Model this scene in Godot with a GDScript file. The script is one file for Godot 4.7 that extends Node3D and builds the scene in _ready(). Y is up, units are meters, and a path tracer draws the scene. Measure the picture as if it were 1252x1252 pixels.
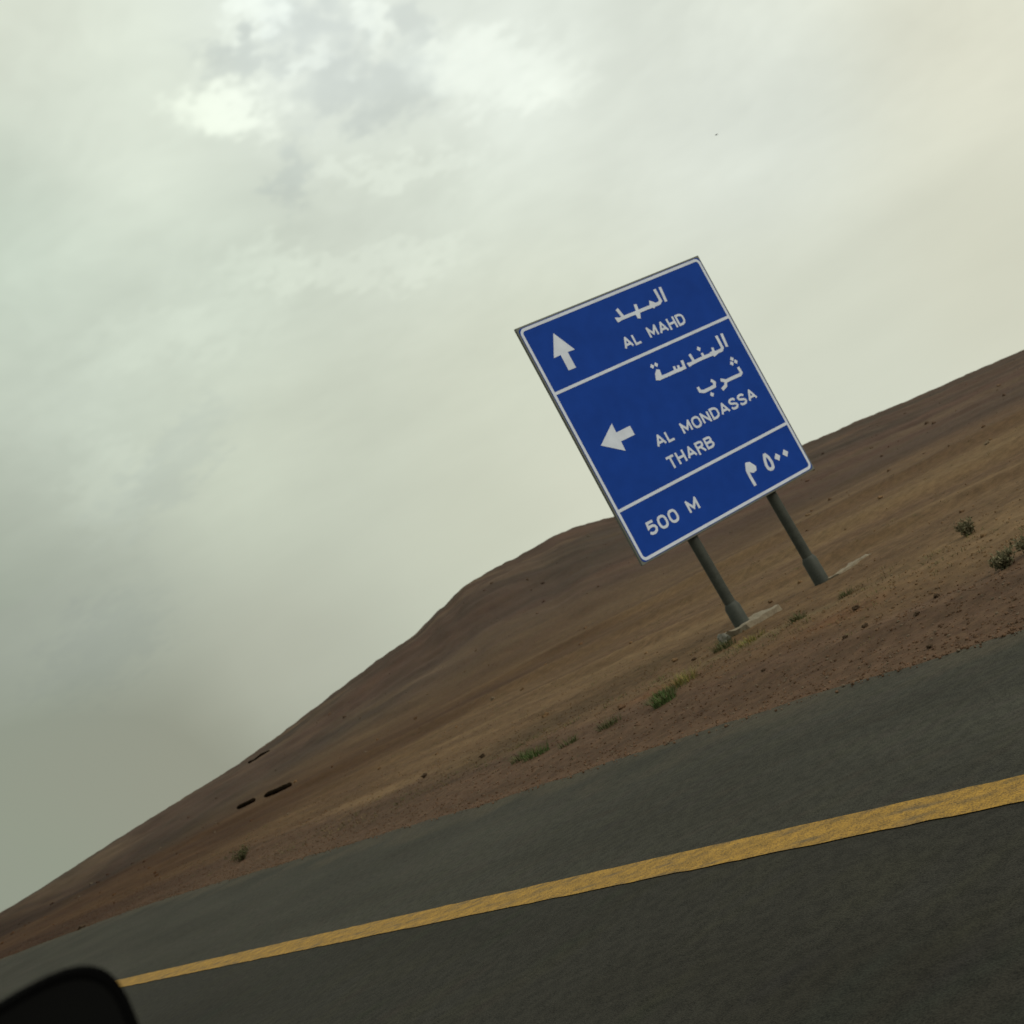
extends Node3D
# A blue two-language direction sign on two posts beside a desert road, seen from a passing car with a tilted phone.
# Road runs along -Z, right is +X, ground near y = 0, metres.

var rng := RandomNumberGenerator.new()
var noise_a := FastNoiseLite.new()
var noise_b := FastNoiseLite.new()
var noise_c := FastNoiseLite.new()
var used := {}

# road edge (z, x) of the paved shoulder
const EDGE := [Vector2(40, 5.95), Vector2(-3, 5.9), Vector2(-5, 5.9), Vector2(-7, 6.0), Vector2(-9.5, 6.12), Vector2(-11.5, 6.16), Vector2(-17, 6.65), Vector2(-28.4, 7.7), Vector2(-41, 8.05), Vector2(-80, 8.2), Vector2(-900, 8.2)]
# the hill: (bearing in degrees from -Z towards +X, height of the ridge above the plain in metres)
const RIDGE_R := 175.0
const RIDGE := [Vector2(-30, 0.3), Vector2(0, 1.0), Vector2(8, 1.25), Vector2(9.98, 1.31), Vector2(11.93, 1.64), Vector2(14.98, 2.37), Vector2(17.77, 2.82), Vector2(20.27, 3.3), Vector2(22.3, 4.05), Vector2(24.14, 4.9), Vector2(26.0, 5.62), Vector2(27.28, 6.2), Vector2(28.73, 6.8), Vector2(29.03, 7.05), Vector2(29.6, 7.6), Vector2(30.15, 7.82), Vector2(30.88, 8.45), Vector2(31.86, 8.6), Vector2(33.26, 8.45), Vector2(34.18, 8.22), Vector2(35.28, 8.3), Vector2(36.51, 7.75), Vector2(37.71, 7.13), Vector2(41.76, 5.6), Vector2(45.63, 4.1), Vector2(48.18, 3.38), Vector2(50.15, 2.7), Vector2(52.76, 2.03), Vector2(54.41, 1.57), Vector2(60, 1.2), Vector2(75, 0.8), Vector2(110, 0.3)]


func _ready():
	rng.seed = 4711
	setup_noise()
	# ---- camera
	var cam := Camera3D.new()
	cam.name = "camera"
	cam.fov = 39.52
	cam.near = 0.05
	cam.far = 12000.0
	var yw := deg_to_rad(34.171)
	var pt := deg_to_rad(4.283)
	var rl := deg_to_rad(28.715)
	var fw := Vector3(sin(yw) * cos(pt), sin(pt), -cos(yw) * cos(pt))
	var r0 := Vector3(cos(yw), 0, sin(yw))
	var u0 := r0.cross(fw)
	cam.transform = Transform3D(Basis(r0 * cos(rl) - u0 * sin(rl), r0 * sin(rl) + u0 * cos(rl), -fw), Vector3(0, 1.25, 0))
	add_child(cam)
	var lens := CameraAttributesPhysical.new()
	lens.frustum_focal_length = 33.4
	lens.frustum_focus_distance = 5.5
	lens.frustum_near = 0.05
	lens.frustum_far = 12000.0
	lens.exposure_aperture = 5.0
	cam.attributes = lens
	cam.fov = 39.52
	cam.current = true
	# ---- sky
	var env := Environment.new()
	env.tonemap_mode = Environment.TONE_MAPPER_LINEAR
	env.tonemap_exposure = 1.0
	env.background_mode = Environment.BG_SKY
	var sky := Sky.new()
	var pano := PanoramaSkyMaterial.new()
	pano.panorama = make_sky()
	sky.sky_material = pano
	env.sky = sky
	env.ambient_light_source = Environment.AMBIENT_SOURCE_SKY
	env.sdfgi_enabled = true
	env.ssao_enabled = true
	env.ssil_enabled = true
	var we := WorldEnvironment.new()
	we.name = "world_environment"
	we.environment = env
	add_child(we)
	# ---- sun behind thick cloud, from behind and right of the camera
	var sun := DirectionalLight3D.new()
	sun.name = "sun"
	sun.light_energy = 0.36
	sun.light_color = Color(1.0, 0.97, 0.9)
	sun.light_angular_distance = 25.0
	sun.shadow_enabled = true
	var toward := Vector3(0.36, 0.55, 0.75).normalized()
	sun.look_at_from_position(toward * 50.0, Vector3.ZERO)
	add_child(sun)
	# ---- the setting
	make_ground()
	make_road()
	# ---- things
	make_sign()
	make_footings()
	make_far_banks()
	make_plants()
	make_stones()
	make_gravel()
	make_car()
	make_bird()


# ------------------------------------------------------------------ helpers
func setup_noise():
	noise_a.seed = 11
	noise_a.noise_type = FastNoiseLite.TYPE_SIMPLEX_SMOOTH
	noise_a.frequency = 1.0
	noise_a.fractal_type = FastNoiseLite.FRACTAL_FBM
	noise_a.fractal_octaves = 5
	noise_b.seed = 57
	noise_b.noise_type = FastNoiseLite.TYPE_SIMPLEX_SMOOTH
	noise_b.frequency = 1.0
	noise_b.fractal_type = FastNoiseLite.FRACTAL_FBM
	noise_b.fractal_octaves = 3
	noise_c.seed = 91
	noise_c.noise_type = FastNoiseLite.TYPE_SIMPLEX_SMOOTH
	noise_c.frequency = 1.0
	noise_c.fractal_type = FastNoiseLite.FRACTAL_NONE


func numbered(called: String) -> String:
	if not used.has(called):
		used[called] = 0
		return called
	used[called] += 1
	return "%s_%03d" % [called, used[called]]


func tag(o: Node, label: String, category: String, group := ""):
	o.set_meta("label", label)
	o.set_meta("category", category)
	if group != "":
		o.set_meta("group", group)


func put(called: String, mesh: Mesh, material: Material, parent: Node = self) -> MeshInstance3D:
	var m := MeshInstance3D.new()
	m.name = numbered(called) if parent == self else called
	m.mesh = mesh
	m.material_override = material
	parent.add_child(m, true)
	return m


func thing(called: String, at: Vector3, label: String, category: String, group := "") -> Node3D:
	var o := Node3D.new()
	o.name = numbered(called)
	o.position = at
	add_child(o)
	tag(o, label, category, group)
	return o


func table(t: Array, x: float) -> float:
	# piecewise smooth lookup of (key, value), keys rising
	if x <= t[0].x:
		return t[0].y
	for i in range(1, t.size()):
		if x <= t[i].x:
			var a: Vector2 = t[i - 1]
			var b: Vector2 = t[i]
			var p: Vector2 = t[max(i - 2, 0)]
			var q: Vector2 = t[min(i + 1, t.size() - 1)]
			return cubic_interpolate_in_time(a.y, b.y, p.y, q.y, (x - a.x) / (b.x - a.x), b.x - a.x, p.x - a.x, q.x - a.x) if i > 1 and i < t.size() - 1 else lerpf(a.y, b.y, (x - a.x) / (b.x - a.x))
	return t[-1].y


func edge_x(z: float) -> float:
	for i in range(1, EDGE.size()):
		if z >= EDGE[i].x:
			return lerpf(EDGE[i].y, EDGE[i - 1].y, (z - EDGE[i].x) / (EDGE[i - 1].x - EDGE[i].x)) if z < EDGE[0].x else EDGE[0].y
	return EDGE[-1].y


func ragged_edge(z: float) -> float:
	return edge_x(z) + 0.05 * noise_a.get_noise_2d(z * 0.9, 3.0) + 0.10 * noise_b.get_noise_2d(z * 0.17, 8.0)


func plain_mat(c: Color, rough := 0.8, metal := 0.0) -> StandardMaterial3D:
	var m := StandardMaterial3D.new()
	m.albedo_color = c
	m.roughness = rough
	m.metallic = metal
	return m


func lin(r: float, g: float, b: float) -> Color:
	return Color(r, g, b).linear_to_srgb()


func grain_texture(size: int, freqs: Array, weights: Array, lo: float, hi: float, sd: int, normals := 0.0) -> Array:
	# grey grain between lo and hi (linear), and a normal map of the same relief
	var parts := []
	for k in freqs.size():
		var n := FastNoiseLite.new()
		n.seed = sd + k * 13
		n.noise_type = FastNoiseLite.TYPE_SIMPLEX_SMOOTH
		n.fractal_type = FastNoiseLite.FRACTAL_NONE
		n.frequency = freqs[k]
		parts.append(n.get_seamless_image(size, size))
	var im := Image.create(size, size, false, Image.FORMAT_RGB8)
	var hm := Image.create(size, size, false, Image.FORMAT_RGB8)
	for y in size:
		for x in size:
			var v := 0.0
			for k in parts.size():
				v += weights[k] * parts[k].get_pixel(x, y).r
			v = clampf(v, 0, 1)
			hm.set_pixel(x, y, Color(v, v, v))
			var l := lerpf(lo, hi, v)
			im.set_pixel(x, y, Color(l, l, l).linear_to_srgb())
	im.generate_mipmaps()
	var out := [ImageTexture.create_from_image(im)]
	if normals > 0.0:
		hm.bump_map_to_normal_map(normals)
		out.append(ImageTexture.create_from_image(hm))
	return out


# ------------------------------------------------------------------ sky
func make_sky() -> ImageTexture:
	# sRGB colours of the overcast at (bearing, elevation): brighter ahead and high up, darker low on the left;
	# the rest of the dome goes on in the same way
	var pts := [[25.7, 30.0, 213, 219, 204], [27.8, 24.5, 217, 225, 210], [21.1, 22.4, 193, 205, 190], [49.5, 13.1, 223, 229, 218], [59.4, 10.5, 225, 225, 206], [55.7, 3.2, 209, 210, 191], [47.8, 3.9, 209, 213, 196], [37.0, 9.3, 211, 216, 197], [28.7, 9.7, 198, 204, 187], [21.0, 15.7, 199, 209, 194], [25.2, 10.0, 204, 212, 193], [17.4, 8.6, 169, 176, 163], [23.6, 3.6, 178, 181, 165], [14.6, 8.3, 155, 165, 150], [14.6, 3.1, 134, 136, 121], [17.7, 1.0, 142, 143, 127], [11.2, 1.2, 98, 105, 88], [33.0, 4.0, 199, 203, 184], [37.9, 3.2, 211, 213, 194], [27.6, 17.8, 203, 213, 198], [36.5, 16.9, 216, 224, 210], [36.4, 24.0, 225, 232, 224], [42, 20, 229, 236, 226], [60, 25, 225, 231, 220], [40, 40, 221, 227, 216], [10, 35, 193, 202, 188], [5, 15, 133, 142, 128], [0, 4, 98, 105, 90], [-25, 5, 93, 100, 88], [-25, 20, 133, 141, 130], [-60, 8, 108, 115, 103], [-60, 30, 168, 177, 166], [-100, 8, 138, 145, 132], [-100, 30, 191, 199, 186], [-150, 8, 171, 177, 162], [-150, 35, 208, 215, 202], [160, 8, 188, 193, 178], [160, 35, 218, 225, 213], [110, 6, 203, 207, 190], [110, 30, 225, 231, 220], [80, 8, 213, 216, 198], [80, 30, 225, 231, 218], [0, 80, 217, 224, 212], [120, 80, 217, 224, 212], [240, 80, 217, 224, 212]]
	var cw := 240
	var ch := 60
	var coarse := Image.create(cw, ch, false, Image.FORMAT_RGBF)
	for j in ch:
		var el := 90.0 - (j + 0.5) * 90.0 / ch
		for i in cw:
			var az := (i + 0.5) * 360.0 / cw
			var s := Vector3.ZERO
			var ws := 0.0
			for p in pts:
				var da := wrapf(az - p[0], -180.0, 180.0) * maxf(cos(deg_to_rad((el + p[1]) * 0.5)), 0.1)
				var d2: float = da * da + (el - p[1]) * (el - p[1])
				var w := 1.0 / pow(d2 + 12.0, 1.8)
				s += w * Vector3(p[2], p[3], p[4])
				ws += w
			s /= ws * 255.0
			coarse.set_pixel(i, j, Color(s.x, s.y, s.z))
	var w2 := 3584
	var h2 := 1792
	var big := Image.create(w2, h2, false, Image.FORMAT_RGBF)
	# puffs: bearing, elevation, half width, half height, tilt, added brightness, blueness
	var puffs := [[31.8, 23.3, 1.7, 0.95, -0.4, 0.11, -0.004], [34.8, 25.8, 1.2, 0.9, 0.0, 0.09, 0.004], [33.6, 24.5, 1.5, 0.6, -0.5, -0.075, 0.012], [36.9, 24.4, 1.7, 1.0, -0.3, -0.065, 0.012], [37.4, 21.5, 2.4, 1.3, -0.3, -0.075, 0.012], [33.0, 19.9, 1.2, 0.9, 0.7, -0.05, 0.012], [39.1, 23.5, 0.8, 0.6, 0.0, 0.06, 0.0], [40.4, 22.5, 0.8, 1.0, 0.0, -0.05, 0.01], [42.2, 19.6, 3.0, 1.4, -0.45, 0.055, 0.0], [35.7, 23.0, 1.0, 0.4, -0.3, 0.05, 0.0], [36.9, 18.3, 2.6, 0.55, -0.45, 0.04, 0.0], [33.5, 15.6, 4.0, 0.7, -0.35, 0.035, 0.0], [30.2, 17.2, 1.8, 0.7, -0.3, 0.03, 0.0], [26.0, 16.6, 4.0, 0.9, -0.2, 0.025, 0.0], [23.0, 12.2, 3.0, 1.0, 0.3, -0.03, 0.008], [20.4, 12.4, 1.4, 1.8, 0.4, 0.03, 0.0], [17.6, 7.2, 2.4, 1.4, 0.2, -0.03, 0.006]]
	var bottom := Color(0.12, 0.085, 0.045)
	for j in h2:
		var el := 90.0 - (j + 0.5) * 180.0 / h2
		if el < -1.0:
			for i in w2:
				big.set_pixel(i, j, bottom)
			continue
		var ele := maxf(el, 0.05)
		var cj := clampf(j * float(ch) / (h2 * 0.5) - 0.5, 0, ch - 1.001)
		var j0 := int(cj)
		var fj := cj - j0
		var ye := sin(deg_to_rad(ele))
		var xe := cos(deg_to_rad(ele))
		for i in w2:
			var az := (i + 0.5) * 360.0 / w2
			var ci := (i + 0.5) * float(cw) / w2 - 0.5 + cw
			var i0 := int(ci)
			var fi := ci - i0
			var c00 := coarse.get_pixel(i0 % cw, j0)
			var c10 := coarse.get_pixel((i0 + 1) % cw, j0)
			var c01 := coarse.get_pixel(i0 % cw, j0 + 1)
			var c11 := coarse.get_pixel((i0 + 1) % cw, j0 + 1)
			var c := c00.lerp(c10, fi).lerp(c01.lerp(c11, fi), fj)
			var ra := deg_to_rad(az)
			var k := 1.0 / (ye + 0.22)
			var px := sin(ra) * xe * k
			var pz := -cos(ra) * xe * k
			var n1 := noise_a.get_noise_3d(px * 1.9, pz * 1.9, 0.0)
			var amt := smoothstep(2.0, 22.0, ele)
			var dv := n1 * lerpf(0.012, 0.075, amt)
			var bl := 0.0
			if az < 75.0 and ele < 35.0:
				# broken cloud ahead, edges torn by noise
				var wx := 1.1 * noise_b.get_noise_3d(px * 9.0, pz * 9.0, 5.0) + 0.9 * noise_b.get_noise_3d(px * 30.0, pz * 30.0, 15.0)
				var wy := 0.9 * noise_b.get_noise_3d(px * 9.0, pz * 9.0, 25.0) + 0.9 * noise_b.get_noise_3d(px * 30.0, pz * 30.0, 35.0)
				dv += amt * 0.02 * noise_b.get_noise_3d(px * 14.0 + n1 * 2.0, pz * 14.0, 45.0)
				for p in puffs:
					var dx: float = az + wx - p[0]
					var dy: float = ele + wy - p[1]
					var ddy: float = dy - p[4] * dx
					var q: float = dx * dx / (p[2] * p[2]) + ddy * ddy / (p[3] * p[3])
					if q < 5.0:
						var g := exp(-q * q * 0.6)
						dv += p[5] * g
						bl += p[6] * g
			c = Color(clampf(c.r * (1.0 + dv) - bl * 0.35, 0, 1), clampf(c.g * (1.0 + dv), 0, 1), clampf(c.b * (1.0 + dv) + bl * 0.9, 0, 1))
			big.set_pixel(i, j, c.srgb_to_linear())
	return ImageTexture.create_from_image(big)


# ------------------------------------------------------------------ ground
func ground_y(x: float, z: float) -> float:
	var r := sqrt(x * x + z * z)
	var az := rad_to_deg(atan2(x, -z))
	var d := x - edge_x(z) if x > -2.0 else -x - 10.0
	var y := 0.0
	if d < 0.0:
		return -0.16 if d < -0.4 else lerpf(-0.03, -0.16, -d / 0.4)
	y = lerpf(-0.03, 0.0, smoothstep(0.0, 1.5, d))
	var near := smoothstep(0.1, 1.5, d)
	y += near * (0.035 * noise_b.get_noise_2d(x * 0.55, z * 0.16) + 0.018 * noise_b.get_noise_2d(x * 1.7 + 40.0, z * 1.3))
	# low windrows left by graders, parallel with the road
	y += 0.10 * exp(-pow((x - 14.6 - 0.5 * noise_c.get_noise_2d(z * 0.05, 1.0)) / 0.45, 2)) * (0.6 + 0.6 * noise_c.get_noise_2d(z * 0.11, 6.0)) * smoothstep(12.8, 13.6, x)
	y += 0.16 * exp(-pow((x - 19.5 - 0.9 * noise_c.get_noise_2d(z * 0.04, 2.0)) / 0.6, 2))
	y += 0.2 * smoothstep(52.0, 40.0, -z) * exp(-pow((x - 26.0 - 1.5 * noise_c.get_noise_2d(z * 0.03, 4.0)) / 0.8, 2))
	# hill
	if x > 0.0 and z < 60.0 and r > 20.0 and az > -30 and az < 110:
		var hy: float = maxf(table(RIDGE, az), 0.0)
		var foot := clampf(26.0 / maxf(sin(deg_to_rad(az)), 0.12), 28.0, 120.0)
		var t := (r - foot) / (RIDGE_R - foot)
		var s := 0.0
		if t > 0.0:
			if t <= 1.0:
				s = t * t * (3.0 - 2.0 * t) * 0.6 + 0.4 * sin(t * PI * 0.5)
				s *= smoothstep(0.0, 0.15, t)
			else:
				s = exp(-pow((t - 1.0) * 0.7, 2))
			var rough := noise_a.get_noise_2d(x * 0.035, z * 0.035)
			var crest := 1.0 - smoothstep(0.0, 0.35, absf(t - 1.0))
			y += hy * s * (1.0 + rough * 0.16 * (1.0 - crest))
			y += 0.16 * noise_a.get_noise_2d(x * 0.3, z * 0.3) * minf(1.0, t * 4.0)
			y += 0.45 * crest * smoothstep(5.5, 8.0, hy) * noise_a.get_noise_2d(x * 0.2 + 7.0, z * 0.2)
	return y


func ground_color(x: float, z: float, y: float) -> Color:
	var r := sqrt(x * x + z * z)
	var az := rad_to_deg(atan2(x, -z))
	var d := x - edge_x(z)
	var tan_soil := Vector3(0.236, 0.149, 0.078)
	var brown := Vector3(0.164, 0.097, 0.051)
	var dark := Vector3(0.072, 0.051, 0.040)
	var red := Vector3(0.128, 0.072, 0.043)
	# long streaks along the road, and patches
	var st := noise_b.get_noise_2d(x * 0.42, z * 0.045)
	var st2 := noise_b.get_noise_2d(x * 1.35 + 20.0, z * 0.12)
	var pa := noise_a.get_noise_2d(x * 0.16, z * 0.12)
	var c := brown.lerp(tan_soil, clampf(0.45 + 0.9 * st + 0.4 * pa, 0, 1))
	c *= 1.0 + 0.25 * st2
	c = c.lerp(red, clampf(0.15 + 0.9 * noise_b.get_noise_2d(x * 0.2 + 90.0, z * 0.06), 0, 0.7))
	# red-brown gravel strip next to the pavement
	var verge := 1.0 - smoothstep(1.6, 2.9, d + 0.7 * noise_b.get_noise_2d(x * 0.6, z * 0.4))
	c = c.lerp(Vector3(0.122, 0.072, 0.047) * (1.0 + 0.3 * st2), verge * 0.85)
	# farther ahead the plain and the hill carry dark desert gravel
	var lat := x + 5.0 * noise_a.get_noise_2d(x * 0.03 + 5.0, z * 0.012)
	var far := smoothstep(22.0, 40.0, lat)
	far = maxf(far, smoothstep(60.0, 110.0, r))
	var hillc := dark.lerp(Vector3(0.106, 0.060, 0.044), clampf(0.4 + 1.1 * noise_a.get_noise_2d(x * 0.03, z * 0.02), 0, 1))
	hillc = hillc.lerp(Vector3(0.15, 0.099, 0.064), clampf(1.5 * noise_b.get_noise_2d(x * 0.11, z * 0.014 + 30.0) - 0.12, 0, 0.7) * (1.0 - smoothstep(60.0, 120.0, x)))
	hillc *= 1.0 + 0.35 * noise_b.get_noise_2d(x * 0.25, z * 0.07 + 13.0)
	c = c.lerp(hillc, far * 0.92)
	# redder soil ahead; the car window's darkening is painted into its colour too
	var redder_window_dim := smoothstep(14.0, 48.0, -z + 4.0 * pa) * (1.0 - smoothstep(20.0, 36.0, x))
	c = c.lerp(c * Vector3(0.47, 0.39, 0.36), redder_window_dim)
	# small patches: burnt-orange soil, pale straw strip
	c = c.lerp(Vector3(0.20, 0.088, 0.042), 0.75 * exp(-(pow((x - 8.9) / 0.3, 2) + pow((z + 12.2) / 0.45, 2))))
	c = c.lerp(Vector3(0.17, 0.08, 0.042), 0.6 * exp(-(pow((x - 8.8) / 0.35, 2) + pow((z + 9.3) / 0.6, 2))))
	c = c.lerp(Vector3(0.22, 0.165, 0.085), 0.55 * exp(-(pow((x - 9.7 - 0.25 * (z + 11.2)) / 0.22, 2) + pow((z + 11.2) / 1.5, 2))))
	# speckle
	var sp := noise_b.get_noise_2d(x * 6.0, z * 6.0)
	c *= 1.0 + 0.22 * sp * (1.0 - smoothstep(25.0, 60.0, r))
	return Color(maxf(c.x, 0.01), maxf(c.y, 0.008), maxf(c.z, 0.006))


func make_ground():
	var azs := PackedFloat32Array()
	var a := -180.0
	while a < 180.0:
		azs.append(a)
		a += 0.16 if a >= 2.0 and a < 66.0 else (0.8 if a >= -20.0 and a < 95.0 else 4.0)
	var rs := PackedFloat32Array()
	var r := 2.0
	while r < 5000.0:
		rs.append(r)
		r *= 1.0125 if r < 400.0 else 1.15
	rs.append(6000.0)
	var na := azs.size()
	var verts := PackedVector3Array()
	var cols := PackedColorArray()
	verts.append(Vector3(0, -0.16, 0))
	cols.append(Color(0.1, 0.07, 0.05))
	for ri in rs.size():
		for ai in na:
			var t := deg_to_rad(azs[ai])
			var x := sin(t) * rs[ri]
			var z := -cos(t) * rs[ri]
			var y := ground_y(x, z)
			verts.append(Vector3(x, y, z))
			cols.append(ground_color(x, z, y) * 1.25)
	var idx := PackedInt32Array()
	for ai in na:
		var b := (ai + 1) % na
		idx.append_array([0, 1 + ai, 1 + b])
	for ri in rs.size() - 1:
		for ai in na:
			var b := (ai + 1) % na
			var p := 1 + ri * na + ai
			var q := 1 + ri * na + b
			idx.append_array([p, p + na, q, q, p + na, q + na])
	var arr := []
	arr.resize(Mesh.ARRAY_MAX)
	arr[Mesh.ARRAY_VERTEX] = verts
	arr[Mesh.ARRAY_COLOR] = cols
	arr[Mesh.ARRAY_INDEX] = idx
	var am := ArrayMesh.new()
	am.add_surface_from_arrays(Mesh.PRIMITIVE_TRIANGLES, arr)
	var st := SurfaceTool.new()
	st.create_from(am, 0)
	st.generate_normals()
	var tex := grain_texture(768, [0.012, 0.05, 0.16, 0.3], [0.3, 0.25, 0.25, 0.2], 0.25, 1.0, 300, 2.2)
	var m := StandardMaterial3D.new()
	m.vertex_color_use_as_albedo = true
	m.albedo_texture = tex[0]
	m.normal_enabled = true
	m.normal_texture = tex[1]
	m.normal_scale = 0.8
	m.uv1_triplanar = true
	m.uv1_world_triplanar = true
	m.uv1_scale = Vector3(0.42, 0.42, 0.42)
	m.roughness = 0.95
	m.metallic_specular = 0.2
	var g := put("ground", st.commit(), m)
	g.set_meta("kind", "structure")


# ------------------------------------------------------------------ road
func strip_mesh(zs: PackedFloat32Array, left: Callable, right: Callable, n: int, y: float, color: Callable, skirt := 0.0) -> ArrayMesh:
	var st := SurfaceTool.new()
	st.begin(Mesh.PRIMITIVE_TRIANGLES)
	for zi in zs.size():
		var z := zs[zi]
		var l: float = left.call(z)
		var rr: float = right.call(z)
		for k in n + 1:
			var x := lerpf(l, rr, k / float(n))
			st.set_color(color.call(x, z))
			st.set_normal(Vector3.UP)
			st.add_vertex(Vector3(x, y, z))
		if skirt > 0.0:
			st.set_color(color.call(rr, z))
			st.set_normal(Vector3(0.8, 0.6, 0).normalized())
			st.add_vertex(Vector3(rr + skirt * 0.4, y - skirt, z))
	var w := n + 1 + (1 if skirt > 0.0 else 0)
	for zi in zs.size() - 1:
		for k in w - 1:
			var p := zi * w + k
			for q in [p, p + w, p + 1, p + 1, p + w, p + w + 1]:
				st.add_index(q)
	return st.commit()


func road_zs() -> PackedFloat32Array:
	var zs := PackedFloat32Array()
	var z := 30.0
	while z > -900.0:
		zs.append(z)
		z -= 0.5 if z > 0.0 else (0.12 if z > -25.0 else maxf(0.12, -z * 0.012))
	return zs


func make_road():
	var zs := road_zs()
	var tex := grain_texture(1024, [0.02, 0.11, 0.24, 0.4], [0.2, 0.3, 0.3, 0.2], -0.1, 1.5, 500, 2.0)
	var m := StandardMaterial3D.new()
	m.vertex_color_use_as_albedo = true
	m.albedo_texture = tex[0]
	m.normal_enabled = true
	m.normal_texture = tex[1]
	m.normal_scale = 0.7
	m.uv1_triplanar = true
	m.uv1_world_triplanar = true
	m.uv1_scale = Vector3(0.62, 0.62, 0.62)
	m.roughness = 0.92
	m.metallic_specular = 0.25
	var seam := func(_z): return 3.54
	var lane_col := func(x, z):
		var track: float = exp(-pow((x - 2.5) / 0.35, 2)) + exp(-pow((x - 0.9) / 0.35, 2))
		var v: float = 1.0 + 0.22 * noise_b.get_noise_2d(x * 0.5, z * 0.2) + 0.1 * noise_a.get_noise_2d(x * 3.0, z * 2.0) - 0.08 * track
		return Color(0.047, 0.043, 0.034) * v
	var lane := put("road", strip_mesh(zs, func(_z): return -10.0, seam, 60, 0.0, lane_col), m)
	lane.set_meta("kind", "structure")
	var sh_col := func(x, z):
		var e: float = edge_x(z) - x
		var v: float = 1.0 + 0.25 * noise_b.get_noise_2d(x * 0.9, z * 0.22) + 0.12 * noise_a.get_noise_2d(x * 3.0, z * 2.0)
		var c := Vector3(0.066, 0.061, 0.048) * v
		var dust: float = clampf(1.0 - e / 0.55 + 1.2 * noise_b.get_noise_2d(x * 1.6, z * 0.7), 0, 1)
		c = c.lerp(Vector3(0.105, 0.088, 0.062), 0.75 * dust)
		return Color(c.x, c.y, c.z)
	var sh := put("road_shoulder", strip_mesh(zs, seam, ragged_edge, 26, 0.0, sh_col, 0.06), m)
	sh.set_meta("kind", "structure")
	# yellow edge line, worn
	var wear := grain_texture(512, [0.03, 0.15, 0.35], [0.25, 0.4, 0.35], -0.1, 1.6, 800, 2.0)
	var ym := StandardMaterial3D.new()
	ym.vertex_color_use_as_albedo = true
	ym.albedo_texture = wear[0]
	ym.normal_enabled = true
	ym.normal_texture = wear[1]
	ym.normal_scale = 0.6
	ym.uv1_triplanar = true
	ym.uv1_world_triplanar = true
	ym.uv1_scale = Vector3(0.9, 0.9, 0.9)
	ym.roughness = 0.85
	var yl := func(z): return 3.425 + 0.012 * noise_a.get_noise_2d(z * 9.0, 1.0)
	var yr := func(z): return 3.67 + 0.012 * noise_a.get_noise_2d(z * 9.0, 7.0)
	var ycol := func(x, z):
		var v: float = clampf(1.0 + 0.35 * noise_a.get_noise_2d(x * 8.0, z * 5.0), 0.4, 1.2)
		var c := Vector3(0.415, 0.222, 0.024) * v
		var worn: float = clampf(2.0 * noise_a.get_noise_2d(x * 14.0, z * 5.0) - 0.35, 0, 0.7)
		c = c.lerp(Vector3(0.07, 0.062, 0.05), worn)
		return Color(c.x, c.y, c.z)
	var line := put("road_marking", strip_mesh(zs, yl, yr, 8, 0.004, ycol), ym)
	line.set_meta("kind", "structure")


# ------------------------------------------------------------------ sign
func add_poly(st: SurfaceTool, poly: PackedVector2Array, z0: float, z1: float):
	# a flat shape in the sign's plane (x right, y up), raised from z0 to z1
	var p := poly
	if Geometry2D.is_polygon_clockwise(p):
		p.reverse()
	var tri := Geometry2D.triangulate_polygon(p)
	st.set_smooth_group(-1)
	for k in range(0, tri.size(), 3):
		var a := p[tri[k]]
		var b := p[tri[k + 1]]
		var c := p[tri[k + 2]]
		if (b - a).cross(c - a) > 0.0:
			var s := b
			b = c
			c = s
		for q in [a, b, c]:
			st.add_vertex(Vector3(q.x, q.y, z1))
	for i in p.size():
		var a := p[i]
		var b := p[(i + 1) % p.size()]
		for q in [Vector3(a.x, a.y, z0), Vector3(b.x, b.y, z1), Vector3(b.x, b.y, z0), Vector3(a.x, a.y, z0), Vector3(a.x, a.y, z1), Vector3(b.x, b.y, z1)]:
			st.add_vertex(q)


func add_stroke(st: SurfaceTool, pts: Array, width: float, layer: int, round_ends := false):
	var pv := PackedVector2Array(pts)
	var polys := Geometry2D.offset_polyline(pv, width * 0.5, Geometry2D.JOIN_ROUND if round_ends else Geometry2D.JOIN_MITER, Geometry2D.END_ROUND if round_ends else Geometry2D.END_BUTT)
	for q in polys:
		if not Geometry2D.is_polygon_clockwise(q):
			add_poly(st, q, 0.0, 0.002 + 0.001 * layer)


func mesh_of(fill: Callable) -> ArrayMesh:
	var st := SurfaceTool.new()
	st.begin(Mesh.PRIMITIVE_TRIANGLES)
	fill.call(st)
	st.generate_normals()
	return st.commit()


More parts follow.
